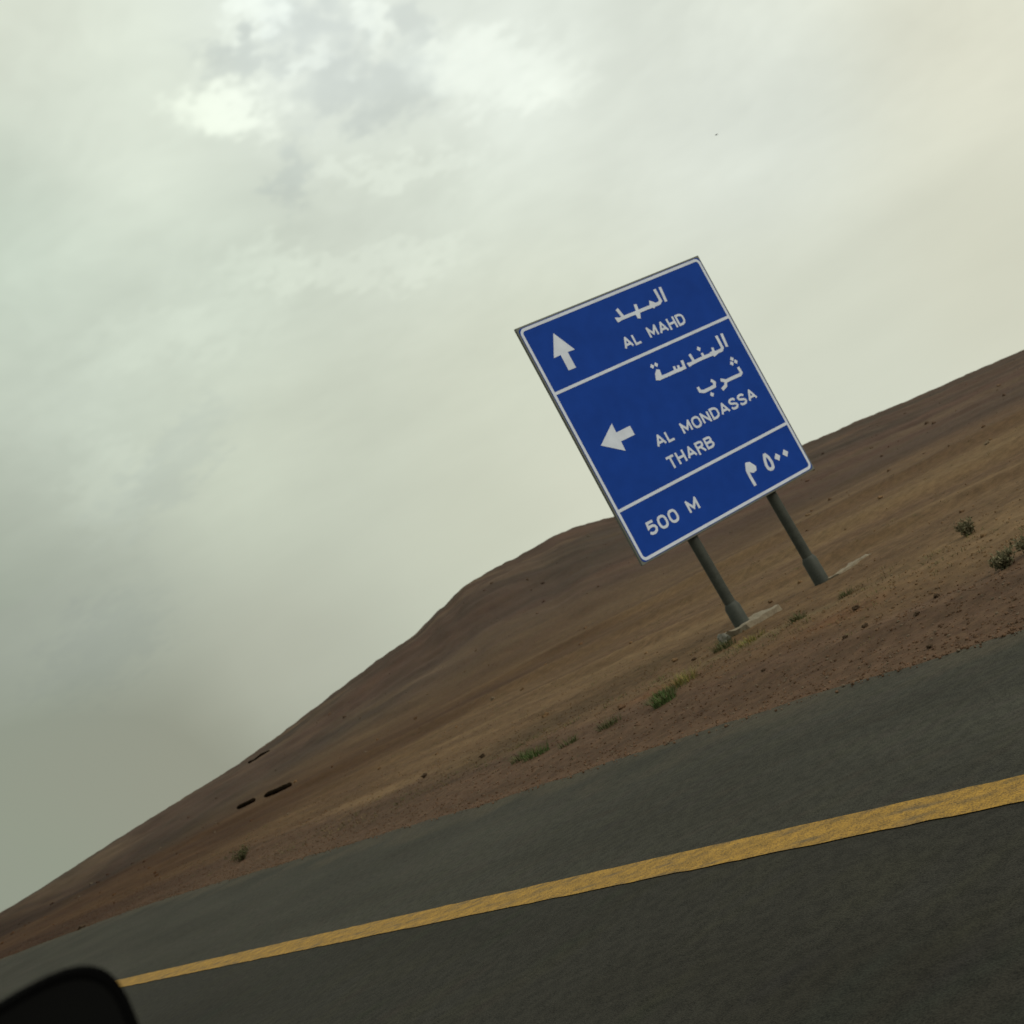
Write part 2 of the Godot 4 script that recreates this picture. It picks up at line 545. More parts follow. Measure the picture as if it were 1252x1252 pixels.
func glyph(ch: String) -> Array:
	# [width, strokes]; centre lines in a box one cap high
	match ch:
		"A": return [0.72, [[Vector2(0, 0), Vector2(0.36, 1.0), Vector2(0.72, 0)], [Vector2(0.14, 0.3), Vector2(0.58, 0.3)]]]
		"L": return [0.5, [[Vector2(0, 1), Vector2(0, 0), Vector2(0.5, 0)]]]
		"M": return [0.74, [[Vector2(0, 0), Vector2(0, 1), Vector2(0.37, 0.28), Vector2(0.74, 1), Vector2(0.74, 0)]]]
		"H": return [0.6, [[Vector2(0, 0), Vector2(0, 1)], [Vector2(0.6, 0), Vector2(0.6, 1)], [Vector2(0, 0.5), Vector2(0.6, 0.5)]]]
		"D": return [0.6, [[Vector2(0, 0), Vector2(0, 1)], [Vector2(0, 1), Vector2(0.3, 1), Vector2(0.5, 0.9), Vector2(0.6, 0.7), Vector2(0.6, 0.3), Vector2(0.5, 0.1), Vector2(0.3, 0), Vector2(0, 0)]]]
		"N": return [0.6, [[Vector2(0, 0), Vector2(0, 1), Vector2(0.6, 0), Vector2(0.6, 1)]]]
		"S": return [0.6, [[Vector2(0.58, 0.8), Vector2(0.48, 0.96), Vector2(0.3, 1), Vector2(0.12, 0.96), Vector2(0.02, 0.8), Vector2(0.05, 0.65), Vector2(0.16, 0.56), Vector2(0.44, 0.45), Vector2(0.57, 0.34), Vector2(0.59, 0.2), Vector2(0.48, 0.04), Vector2(0.3, 0), Vector2(0.1, 0.04), Vector2(0, 0.2)]]]
		"T": return [0.6, [[Vector2(-0.05, 1), Vector2(0.65, 1)], [Vector2(0.3, 1), Vector2(0.3, -0.08)]]]
		"R": return [0.6, [[Vector2(0, -0.08), Vector2(0, 1)], [Vector2(0, 1), Vector2(0.38, 1), Vector2(0.54, 0.92), Vector2(0.58, 0.75), Vector2(0.54, 0.6), Vector2(0.38, 0.5), Vector2(0, 0.5)], [Vector2(0.32, 0.5), Vector2(0.62, -0.06)]]]
		"B": return [0.6, [[Vector2(0, 0), Vector2(0, 1)], [Vector2(0, 1), Vector2(0.36, 1), Vector2(0.52, 0.92), Vector2(0.55, 0.77), Vector2(0.51, 0.61), Vector2(0.36, 0.53), Vector2(0, 0.53)], [Vector2(0.3, 0.53), Vector2(0.53, 0.45), Vector2(0.6, 0.27), Vector2(0.55, 0.1), Vector2(0.38, 0), Vector2(0, 0)]]]
		"5": return [0.6, [[Vector2(0.54, 1), Vector2(0.08, 1), Vector2(0.04, 0.56), Vector2(0.2, 0.64), Vector2(0.38, 0.63), Vector2(0.53, 0.53), Vector2(0.59, 0.34), Vector2(0.52, 0.12), Vector2(0.34, 0), Vector2(0.14, 0.02), Vector2(0, 0.15)]]]
		"O", "0":
			var w := 0.66 if ch == "O" else 0.58
			var up := []
			var dn := []
			for k in 13:
				var t := PI * k / 12.0
				up.append(Vector2(w / 2 - w / 2 * signf(cos(t)) * pow(absf(cos(t)), 0.8), 0.5 + 0.5 * pow(sin(t), 0.8)))
				dn.append(Vector2(up[k].x, 1.0 - up[k].y))
			return [w, [up, dn]]
	return [0.42, []]


func text_letters(text: String, x0: float, x1: float, y0: float, cap: float, thick: float, make: Callable, gap := 0.3):
	# one raised mesh per letter
	var total := -gap
	for ch in text:
		total += glyph(ch)[0] + gap
	var sx := (x1 - x0 - thick) / total
	var sy := cap - thick
	var x := x0 + thick * 0.5
	for ch in text:
		var g := glyph(ch)
		if g[1].size() > 0:
			var at := x
			make.call("letter", "", func(st):
				var layer := 0
				for s in g[1]:
					var pts := []
					for p in s:
						pts.append(Vector2(at + p.x * sx, y0 + thick * 0.5 + p.y * sy))
					# stems run out to the full cap height
					if s.size() == 2 and absf(s[0].x - s[1].x) < 0.01:
						pts[0].y += thick * 0.5 * signf(s[0].y - s[1].y)
						pts[1].y -= thick * 0.5 * signf(s[0].y - s[1].y)
					add_stroke(st, pts, thick, layer)
					layer += 1)
		x += (g[0] + gap) * sx


func tube(st: SurfaceTool, rings: Array, sides := 24, cap_top := true):
	# rings: [y, radius] round the y axis
	st.set_smooth_group(0)
	for i in rings.size() - 1:
		for k in sides:
			var a0 := TAU * k / sides
			var a1 := TAU * (k + 1) / sides
			var p := []
			for q in [[i, a0], [i, a1], [i + 1, a0], [i + 1, a1]]:
				var rr: Array = rings[q[0]]
				p.append(Vector3(cos(q[1]) * rr[1], rr[0], sin(q[1]) * rr[1]))
			for v in [p[0], p[1], p[3], p[0], p[3], p[2]]:
				st.add_vertex(v)
	if cap_top:
		st.set_smooth_group(-1)
		var t: Array = rings[-1]
		for k in sides:
			var a0 := TAU * k / sides
			var a1 := TAU * (k + 1) / sides
			for v in [Vector3(0, t[0], 0), Vector3(cos(a0) * t[1], t[0], sin(a0) * t[1]), Vector3(cos(a1) * t[1], t[0], sin(a1) * t[1])]:
				st.add_vertex(v)


func add_box(st: SurfaceTool, c: Vector3, s: Vector3, bevel := 0.0, basis := Basis.IDENTITY):
	# box with chamfered edges
	st.set_smooth_group(-1)
	var h := s * 0.5
	var b := minf(bevel, minf(h.x, minf(h.y, h.z)) * 0.9)
	var quads := []
	for ax in 3:
		var u := (ax + 1) % 3
		var v := (ax + 2) % 3
		for sg in [-1.0, 1.0]:
			var q := []
			for m in [[-1, -1], [1, -1], [1, 1], [-1, 1]]:
				var p := Vector3.ZERO
				p[ax] = sg * h[ax]
				p[u] = m[0] * (h[u] - b)
				p[v] = m[1] * (h[v] - b)
				q.append(p)
			quads.append(q)
		if b > 0.0:
			for su in [-1.0, 1.0]:
				for sv in [-1.0, 1.0]:
					var q := []
					for m in [[-1, 0], [1, 0], [1, 1], [-1, 1]]:
						var p := Vector3.ZERO
						p[ax] = m[0] * (h[ax] - b)
						p[u] = su * (h[u] if m[1] == 0 else h[u] - b)
						p[v] = sv * (h[v] - b if m[1] == 0 else h[v])
						q.append(p)
					quads.append(q)
	if b > 0.0:
		for sx in [-1.0, 1.0]:
			for sy in [-1.0, 1.0]:
				for sz in [-1.0, 1.0]:
					quads.append([Vector3(sx * h.x, sy * (h.y - b), sz * (h.z - b)), Vector3(sx * (h.x - b), sy * h.y, sz * (h.z - b)), Vector3(sx * (h.x - b), sy * (h.y - b), sz * h.z)])
	for q in quads:
		var n: Vector3 = (q[1] - q[0]).cross(q[2] - q[0])
		var mid := Vector3.ZERO
		for p in q:
			mid += p
		if n.dot(mid) > 0.0:
			q.reverse()
		for k in range(1, q.size() - 1):
			for p in [q[0], q[k], q[k + 1]]:
				st.add_vertex(c + basis * p)


func rounded_rect(x0: float, y0: float, x1: float, y1: float, r: float) -> PackedVector2Array:
	var p := PackedVector2Array()
	for c in [[x1 - r, y1 - r, 0], [x0 + r, y1 - r, 1], [x0 + r, y0 + r, 2], [x1 - r, y0 + r, 3]]:
		for k in 7:
			var t: float = (c[2] + k / 6.0) * PI / 2
			p.append(Vector2(c[0] + cos(t) * r, c[1] + sin(t) * r))
	return p


func make_sign():
	var W := 3.094
	var H := 3.06
	var s := thing("direction_sign", Vector3(11.45, 0, -12.785), "tall blue road direction sign with white Arabic and English lettering on two dark posts", "road sign")
	var a := deg_to_rad(0.595)
	var b := deg_to_rad(-1.675)
	var c := deg_to_rad(0.46)
	var e := Vector3(cos(a), 0, sin(a))
	var n := e.cross(Vector3.UP)
	var up := Vector3.UP * cos(b) - n * sin(b)
	var e2 := e * cos(c) + up * sin(c)
	var u2 := -e * sin(c) + up * cos(c)
	var n2 := e2.cross(u2)
	# materials
	var dirt := grain_texture(512, [0.006, 0.02, 0.12], [0.45, 0.35, 0.2], 0.78, 1.0, 1200)
	var blue := plain_mat(lin(0.013, 0.062, 0.37), 0.5)
	blue.metallic_specular = 0.15
	blue.albedo_texture = dirt[0]
	blue.uv1_triplanar = true
	blue.uv1_scale = Vector3(0.5, 0.5, 0.5)
	var white := plain_mat(lin(0.74, 0.80, 0.94), 0.5)
	white.albedo_texture = dirt[0]
	white.uv1_triplanar = true
	white.uv1_scale = Vector3(0.8, 0.8, 0.8)
	var alu := plain_mat(lin(0.16, 0.17, 0.15), 0.6, 0.25)
	alu.albedo_texture = dirt[0]
	alu.uv1_triplanar = true
	# panel: folded sheet with grey edges; its own frame has x right, y up, z towards the traffic, origin at the lower left corner
	var panel := put("sign_panel", mesh_of(func(st): add_box(st, Vector3(W / 2, H / 2, -0.017), Vector3(W, H, 0.034), 0.005)), alu, s)
	panel.transform = Transform3D(Basis(e2, u2, n2), Vector3(0, 1.226, 0) - e2 * W / 2)
	put("sign_face", mesh_of(func(st): add_poly(st, rounded_rect(0.022, 0.022, W - 0.022, H - 0.022, 0.05), 0.0, 0.003)), blue, panel)
	# white border: four bars and four corner bends
	var border := func(st):
		var o := 0.030
		var t := 0.036
		var r := 0.075
		for q in [[o + r, o, W - o - r, o + t], [o + r, H - o - t, W - o - r, H - o], [o, o + r, o + t, H - o - r], [W - o - t, o + r, W - o, H - o - r]]:
			add_poly(st, PackedVector2Array([Vector2(q[0], q[1]), Vector2(q[2], q[1]), Vector2(q[2], q[3]), Vector2(q[0], q[3])]), 0.003, 0.005)
		for q in [[W - o - r, H - o - r, 0], [o + r, H - o - r, 1], [o + r, o + r, 2], [W - o - r, o + r, 3]]:
			var p := PackedVector2Array()
			for k in 9:
				var th: float = (q[2] + k / 8.0) * PI / 2
				p.append(Vector2(q[0] + cos(th) * r, q[1] + sin(th) * r))
			for k in 9:
				var th: float = (q[2] + (8 - k) / 8.0) * PI / 2
				p.append(Vector2(q[0] + cos(th) * (r - t), q[1] + sin(th) * (r - t)))
			add_poly(st, p, 0.003, 0.005)
	put("border", mesh_of(border), white, panel)
	for y in [2.190, 0.669]:
		put("divider", mesh_of(func(st): add_poly(st, PackedVector2Array([Vector2(0.066, y - 0.018), Vector2(W - 0.066, y - 0.018), Vector2(W - 0.066, y + 0.018), Vector2(0.066, y + 0.018)]), 0.003, 0.005)), white, panel)
	var flat := func(called: String, label: String, fill: Callable):
		var o := put(called, mesh_of(fill), white, panel)
		o.position = Vector3(0, 0, 0.003)
		if label != "":
			o.set_meta("label", label)
	flat.call("arrow", "white arrow pointing straight up", func(st): add_poly(st, PackedVector2Array([Vector2(0.455, 2.845), Vector2(0.622, 2.572), Vector2(0.51, 2.578), Vector2(0.51, 2.372), Vector2(0.395, 2.376), Vector2(0.398, 2.578), Vector2(0.290, 2.574)]), 0.0, 0.002))
	flat.call("arrow", "white arrow pointing left", func(st): add_poly(st, PackedVector2Array([Vector2(0.288, 1.432), Vector2(0.580, 1.608), Vector2(0.575, 1.490), Vector2(0.803, 1.493), Vector2(0.803, 1.374), Vector2(0.575, 1.374), Vector2(0.570, 1.252)]), 0.0, 0.002))
	text_letters("AL MAHD", 1.30, 2.368, 2.326, 0.150, 0.029, flat)
	text_letters("AL MONDASSA", 1.02, 2.815, 1.110, 0.150, 0.029, flat)
	text_letters("THARB", 1.035, 1.822, 0.822, 0.150, 0.029, flat)
	text_letters("500 M", 0.30, 1.155, 0.246, 0.166, 0.032, flat)
	var t := 0.042
	var word := func(pieces: Array):
		# each piece: a list of [points, width (0 for a filled shape), layer, round ends]
		for pc in pieces:
			flat.call(pc[0], "", func(st):
				for q in pc[1]:
					if q[1] > 0.0:
						add_stroke(st, q[0], q[1], q[2], q[3])
					else:
						add_poly(st, PackedVector2Array(q[0]), 0.0, 0.002 + 0.001 * q[2]))
	var dot := func(p: Vector2, r: float) -> Array:
		return ["letter_dot", [[[p + Vector2(r, 0), p + Vector2(0, r), p - Vector2(r, 0), p - Vector2(0, r)], 0.0, 0, false]]]
	word.call([
		["letter", [[[Vector2(2.257, 2.869), Vector2(2.237, 2.675)], t, 0, false]]],
		["joined_letters", [
			[[Vector2(2.161, 2.869), Vector2(2.163, 2.712), Vector2(2.124, 2.688), Vector2(2.050, 2.688), Vector2(1.897, 2.692), Vector2(1.713, 2.692), Vector2(1.593, 2.694), Vector2(1.411, 2.694)], t, 1, false],
			[[Vector2(2.000, 2.768), Vector2(2.078, 2.706), Vector2(2.015, 2.652), Vector2(1.955, 2.690)], 0.0, 2, false],
			[[Vector2(1.771, 2.790), Vector2(1.752, 2.689), Vector2(1.722, 2.610)], 0.046, 0, false],
			[[Vector2(1.695, 2.705), Vector2(1.79, 2.700), Vector2(1.742, 2.606), Vector2(1.700, 2.618)], 0.0, 2, false],
			[[Vector2(1.478, 2.822), Vector2(1.512, 2.694)], 0.046, 0, false],
			[[Vector2(1.385, 2.735), Vector2(1.435, 2.722), Vector2(1.45, 2.67), Vector2(1.395, 2.665)], 0.0, 2, false]]]])
	word.call([
		["letter", [[[Vector2(2.792, 2.034), Vector2(2.770, 1.855)], t, 0, false]]],
		["joined_letters", [
			[[Vector2(2.695, 2.036), Vector2(2.692, 1.868), Vector2(2.661, 1.846), Vector2(2.580, 1.846), Vector2(2.380, 1.853), Vector2(2.250, 1.855), Vector2(2.064, 1.850)], t, 1, false],
			[[Vector2(2.543, 1.922), Vector2(2.524, 1.840)], 0.038, 0, false],
			[[Vector2(2.460, 1.880), Vector2(2.552, 1.882), Vector2(2.575, 1.822), Vector2(2.500, 1.806)], 0.0, 2, false],
			[[Vector2(2.346, 1.915), Vector2(2.343, 1.855)], 0.038, 0, false],
			[[Vector2(2.158, 1.964), Vector2(2.170, 1.850)], t, 0, false],
			[[Vector2(2.045, 1.878), Vector2(2.085, 1.878), Vector2(2.10, 1.826), Vector2(2.055, 1.822)], 0.0, 2, false]]],
		dot.call(Vector2(2.334, 1.977), 0.034),
		["joined_letters", [
			[[Vector2(1.999, 1.935), Vector2(1.984, 1.842), Vector2(1.903, 1.842), Vector2(1.808, 1.847), Vector2(1.706, 1.846), Vector2(1.540, 1.849)], t, 1, false],
			[[Vector2(1.906, 1.900), Vector2(1.897, 1.846)], 0.038, 0, false],
			[[Vector2(1.842, 1.910), Vector2(1.831, 1.846)], 0.038, 0, false],
			[[Vector2(1.575, 1.965), Vector2(1.615, 1.945), Vector2(1.600, 1.850), Vector2(1.545, 1.824), Vector2(1.485, 1.846), Vector2(1.52, 1.92)], 0.0, 2, false]]],
		dot.call(Vector2(1.538, 2.018), 0.032), dot.call(Vector2(1.606, 2.017), 0.032)])
	word.call([
		["joined_letters", [
			[[Vector2(2.768, 1.566), Vector2(2.772, 1.490), Vector2(2.741, 1.470), Vector2(2.619, 1.474), Vector2(2.482, 1.474), Vector2(2.405, 1.516)], t, 0, false],
			[[Vector2(2.472, 1.480), Vector2(2.435, 1.424), Vector2(2.352, 1.402)], t, 1, false]]],
		dot.call(Vector2(2.742, 1.690), 0.033), dot.call(Vector2(2.704, 1.640), 0.033), dot.call(Vector2(2.779, 1.640), 0.033),
		["letter", [[[Vector2(2.262, 1.565), Vector2(2.296, 1.521), Vector2(2.269, 1.479), Vector2(2.169, 1.477), Vector2(2.074, 1.477), Vector2(2.020, 1.502), Vector2(2.020, 1.558)], t, 0, false]]],
		dot.call(Vector2(2.168, 1.402), 0.034)])
	word.call([
		["letter", [
			[[Vector2(2.110, 0.478), Vector2(2.180, 0.462), Vector2(2.238, 0.382), Vector2(2.213, 0.332), Vector2(2.150, 0.322), Vector2(2.070, 0.368)], 0.0, 0, false],
			[[Vector2(2.120, 0.458), Vector2(2.076, 0.375), Vector2(2.073, 0.299), Vector2(2.078, 0.175)], 0.046, 1, false]]],
		["numeral", [
			[[Vector2(2.452, 0.462), Vector2(2.488, 0.405), Vector2(2.498, 0.334), Vector2(2.484, 0.272), Vector2(2.438, 0.254)], 0.044, 0, true],
			[[Vector2(2.452, 0.462), Vector2(2.413, 0.396), Vector2(2.394, 0.330), Vector2(2.398, 0.280), Vector2(2.438, 0.254)], 0.044, 1, true]]],
		["numeral", dot.call(Vector2(2.622, 0.353), 0.052)[1]],
		["numeral", dot.call(Vector2(2.772, 0.349), 0.052)[1]]])
	# rails and posts behind the panel
	var steel := plain_mat(lin(0.048, 0.053, 0.043), 0.65, 0.1)
	var rust := grain_texture(512, [0.01, 0.05, 0.2], [0.4, 0.35, 0.25], 0.35, 1.3, 1500)
	steel.albedo_texture = rust[0]
	steel.uv1_triplanar = true
	steel.uv1_scale = Vector3(1.4, 1.4, 1.4)
	for y in [0.45, 1.5, 2.55]:
		put("back_rail", mesh_of(func(st): add_box(st, Vector3(W / 2, y, -0.056), Vector3(W - 0.3, 0.09, 0.04), 0.005)), alu, panel)
	for px in [-0.745, 0.69]:
		var root := Vector3(px + 0.17, 0, 0.0) - n2 * 0.15
		root.y = -0.05
		var post := put("post", mesh_of(func(st): tube(st, [[-0.2, 0.068], [3.9, 0.068]])), steel, s)
		post.transform = Transform3D(Basis(Vector3.RIGHT, up, n).rotated(n, 0.045), root)
		var sleeve := put("base_sleeve", mesh_of(func(st): tube(st, [[-0.2, 0.098], [0.31, 0.096], [0.36, 0.072]], 24)), steel, post)
		sleeve.position = Vector3(0, 0.03, 0)
		put("cap", mesh_of(func(st): tube(st, [[3.9, 0.071], [3.93, 0.06], [3.94, 0.02]], 24)), steel, post)


func make_footings():
	var tex := grain_texture(512, [0.02, 0.09, 0.3], [0.4, 0.3, 0.3], 0.45, 1.1, 1900, 2.0)
	var m := plain_mat(lin(0.29, 0.235, 0.165), 0.95)
	m.albedo_texture = tex[0]
	m.normal_enabled = true
	m.normal_texture = tex[1]
	m.uv1_triplanar = true
	m.uv1_scale = Vector3(2, 2, 2)
	var slab := func(w: float, h: float, d: float, sd: float) -> ArrayMesh:
		var n := 10
		var st := SurfaceTool.new()
		st.begin(Mesh.PRIMITIVE_TRIANGLES)
		var bx := BoxMesh.new()
		bx.size = Vector3(w, h, d)
		bx.subdivide_width = n
		bx.subdivide_depth = 6
		bx.subdivide_height = 2
		var arr := bx.get_mesh_arrays()
		var vs: PackedVector3Array = arr[Mesh.ARRAY_VERTEX]
		for i in vs.size():
			var v := vs[i]
			var k := 0.08
			v.x += k * 0.6 * noise_b.get_noise_3d(v.x * 4.0 + sd, v.y * 6.0, v.z * 4.0)
			v.z += k * 0.6 * noise_b.get_noise_3d(v.x * 4.0, v.y * 6.0 + sd, v.z * 4.0)
			v.y += 0.03 * noise_b.get_noise_3d(v.x * 5.0, v.z * 5.0, sd)
			vs[i] = v
		var st2 := SurfaceTool.new()
		var ix: PackedInt32Array = arr[Mesh.ARRAY_INDEX]
		st2.begin(Mesh.PRIMITIVE_TRIANGLES)
		st2.set_smooth_group(-1)
		for i in ix:
			st2.add_vertex(vs[i])
		st2.generate_normals()
		return st2.commit()
	var f := put("concrete_footing", slab.call(0.58, 0.2, 0.46, 1.0), m)
	f.position = Vector3(10.84, -0.03, -12.72)
	f.rotation.y = 0.0
	tag(f, "pale broken concrete footing at the base of the left sign post", "footing")
	var g := put("concrete_footing", slab.call(0.7, 0.1, 0.16, 5.0), m)
	g.position = Vector3(12.6, -0.04, -12.66)
	g.rotation.y = 0.0
	tag(g, "thin pale concrete strip in the soil right of the right sign post", "footing")


# ------------------------------------------------------------------ loose things
func stone_mesh(sd: int, flat := 0.7, sub := 2) -> ArrayMesh:
	var sph := SphereMesh.new()
	sph.radius = 0.5
	sph.height = 1.0
	sph.radial_segments = 6 * sub
	sph.rings = 3 * sub
	var arr := sph.get_mesh_arrays()
	var vs: PackedVector3Array = arr[Mesh.ARRAY_VERTEX]
	var ix: PackedInt32Array = arr[Mesh.ARRAY_INDEX]
	for i in vs.size():
		var v := vs[i]
		var k := 1.0 + 0.45 * noise_c.get_noise_3d(v.x * 1.7 + sd * 9.0, v.y * 1.7, v.z * 1.7) + 0.2 * noise_c.get_noise_3d(v.x * 4.0, v.y * 4.0 + sd * 5.0, v.z * 4.0)
		v *= k
		v.y *= flat
		vs[i] = v
	var st := SurfaceTool.new()
	st.begin(Mesh.PRIMITIVE_TRIANGLES)
	st.set_smooth_group(-1)
	for i in ix:
		st.add_vertex(vs[i])
	st.generate_normals()
	return st.commit()


func make_far_banks():
	# long low heaps of dark stones far along the plain
	var m := plain_mat(lin(0.012, 0.008, 0.005), 1.0)
	m.metallic_specular = 0.03
	for q in [[Vector3(26.8, 0, -76.6), Vector3(26.3, 0, -72.9), "farther of two long low dark stone banks in line on the plain"], [Vector3(25.4, 0, -68.2), Vector3(24.2, 0, -62.2), "nearer and longer of two low dark stone banks in line on the plain"], [Vector3(47.5, 0, -128.0), Vector3(48.6, 0, -125.0), "small dark stone bank alone on the foot of the hill above the two long ones"]]:
		var a: Vector3 = q[0]
		var b: Vector3 = q[1]
		var st := SurfaceTool.new()
		var mid := (a + b) * 0.5
		mid.y = ground_y(mid.x, mid.z)
		var cnt := int(a.distance_to(b) * 9.0)
		var parts := [stone_mesh(3), stone_mesh(8), stone_mesh(14)]
		for k in cnt:
			var p := a.lerp(b, (k + 0.5) / cnt) + Vector3(rng.randf_range(-0.07, 0.07), 0, 0)
			p.y = ground_y(p.x, p.z) + 0.10
			var s := rng.randf_range(0.26, 0.36)
			st.append_from(parts[k % 3], 0, Transform3D(Basis(Vector3.UP, rng.randf() * TAU).scaled(Vector3(s, s * 0.85, s)), p - mid))
		st.generate_normals()
		var o := put("stone_bank", st.commit(), m)
		o.position = mid
		tag(o, q[2], "stone bank")


func blade_mesh(n: int, h: float, spread: float, cols: Array, lean: float, width: float) -> ArrayMesh:
	var st := SurfaceTool.new()
	st.begin(Mesh.PRIMITIVE_TRIANGLES)
	st.set_smooth_group(-1)
	for k in n:
		var th := rng.randf() * TAU
		var rr := spread * sqrt(rng.randf())
		var p := Vector3(cos(th) * rr, -0.02, sin(th) * rr)
		var out := Vector3(cos(th), 0, sin(th)).rotated(Vector3.UP, rng.randf_range(-0.9, 0.9))
		var side := out.cross(Vector3.UP) * width * rng.randf_range(0.6, 1.3)
		var hh := h * rng.randf_range(0.45, 1.1)
		var ln := lean * rng.randf_range(0.2, 1.2)
		var col: Color = cols[rng.randi() % cols.size()]
		col = col * rng.randf_range(0.75, 1.25)
		var pts := []
		for i in 4:
			var t := i / 3.0
			pts.append(p + Vector3.UP * hh * (t - 0.25 * ln * t * t) + out * hh * ln * t * t)
		for i in 3:
			var w0 := 1.0 - i / 3.0
			var w1 := 1.0 - (i + 1) / 3.0
			for v in [pts[i] - side * w0, pts[i] + side * w0, pts[i + 1] + side * w1, pts[i] - side * w0, pts[i + 1] + side * w1, pts[i + 1] - side * w1]:
				st.set_color(col)
				st.add_vertex(v)
	st.generate_normals()
	return st.commit()


func shrub(at: Vector3, size: Vector3, leaf: Array, label: String, group: String):
	var o := thing("desert_shrub", at, label, "shrub", group)
	var st := SurfaceTool.new()
	st.begin(Mesh.PRIMITIVE_TRIANGLES)
	st.set_smooth_group(-1)
	var sw := SurfaceTool.new()
	sw.begin(Mesh.PRIMITIVE_TRIANGLES)
	sw.set_smooth_group(-1)
	for k in 30:
		var th := rng.randf() * TAU
		var tip := Vector3(cos(th) * size.x * rng.randf_range(0.2, 1.0), size.y * rng.randf_range(0.45, 1.0), sin(th) * size.z * rng.randf_range(0.2, 1.0))
		var root := Vector3(tip.x * 0.12, -0.03, tip.z * 0.12)
		var sd := (tip - root).cross(Vector3(0.3, 0.2, 1)).normalized() * 0.006
		var sd2 := (tip - root).cross(sd).normalized() * 0.006
		for s in [sd, sd2]:
			for v in [root - s, root + s, tip, tip, root + s * 0.9, root - s * 0.9]:
				sw.set_color(Color(0.15, 0.115, 0.07))
				sw.add_vertex(v)
		for i in 15:
			var t := rng.randf_range(0.25, 1.05)
			var p := root.lerp(tip, t) + Vector3(rng.randf_range(-1, 1), rng.randf_range(-0.6, 1), rng.randf_range(-1, 1)) * 0.035
			var ax := Vector3(rng.randf_range(-1, 1), rng.randf_range(0.0, 1.2), rng.randf_range(-1, 1)).normalized()
			var wd := ax.cross(Vector3(rng.randf_range(-1, 1), rng.randf_range(-1, 1), rng.randf_range(-1, 1))).normalized() * 0.008
			var col: Color = leaf[rng.randi() % leaf.size()] * rng.randf_range(0.7, 1.3)
			for v in [p - wd, p + ax * 0.018, p + wd, p + wd, p + ax * 0.036, p - wd]:
				st.set_color(col)
				st.add_vertex(v)
	st.generate_normals()
	sw.generate_normals()
	put("foliage", st.commit(), plant_mat, o)
	put("stem", sw.commit(), plant_mat, o)


var plant_mat := StandardMaterial3D.new()


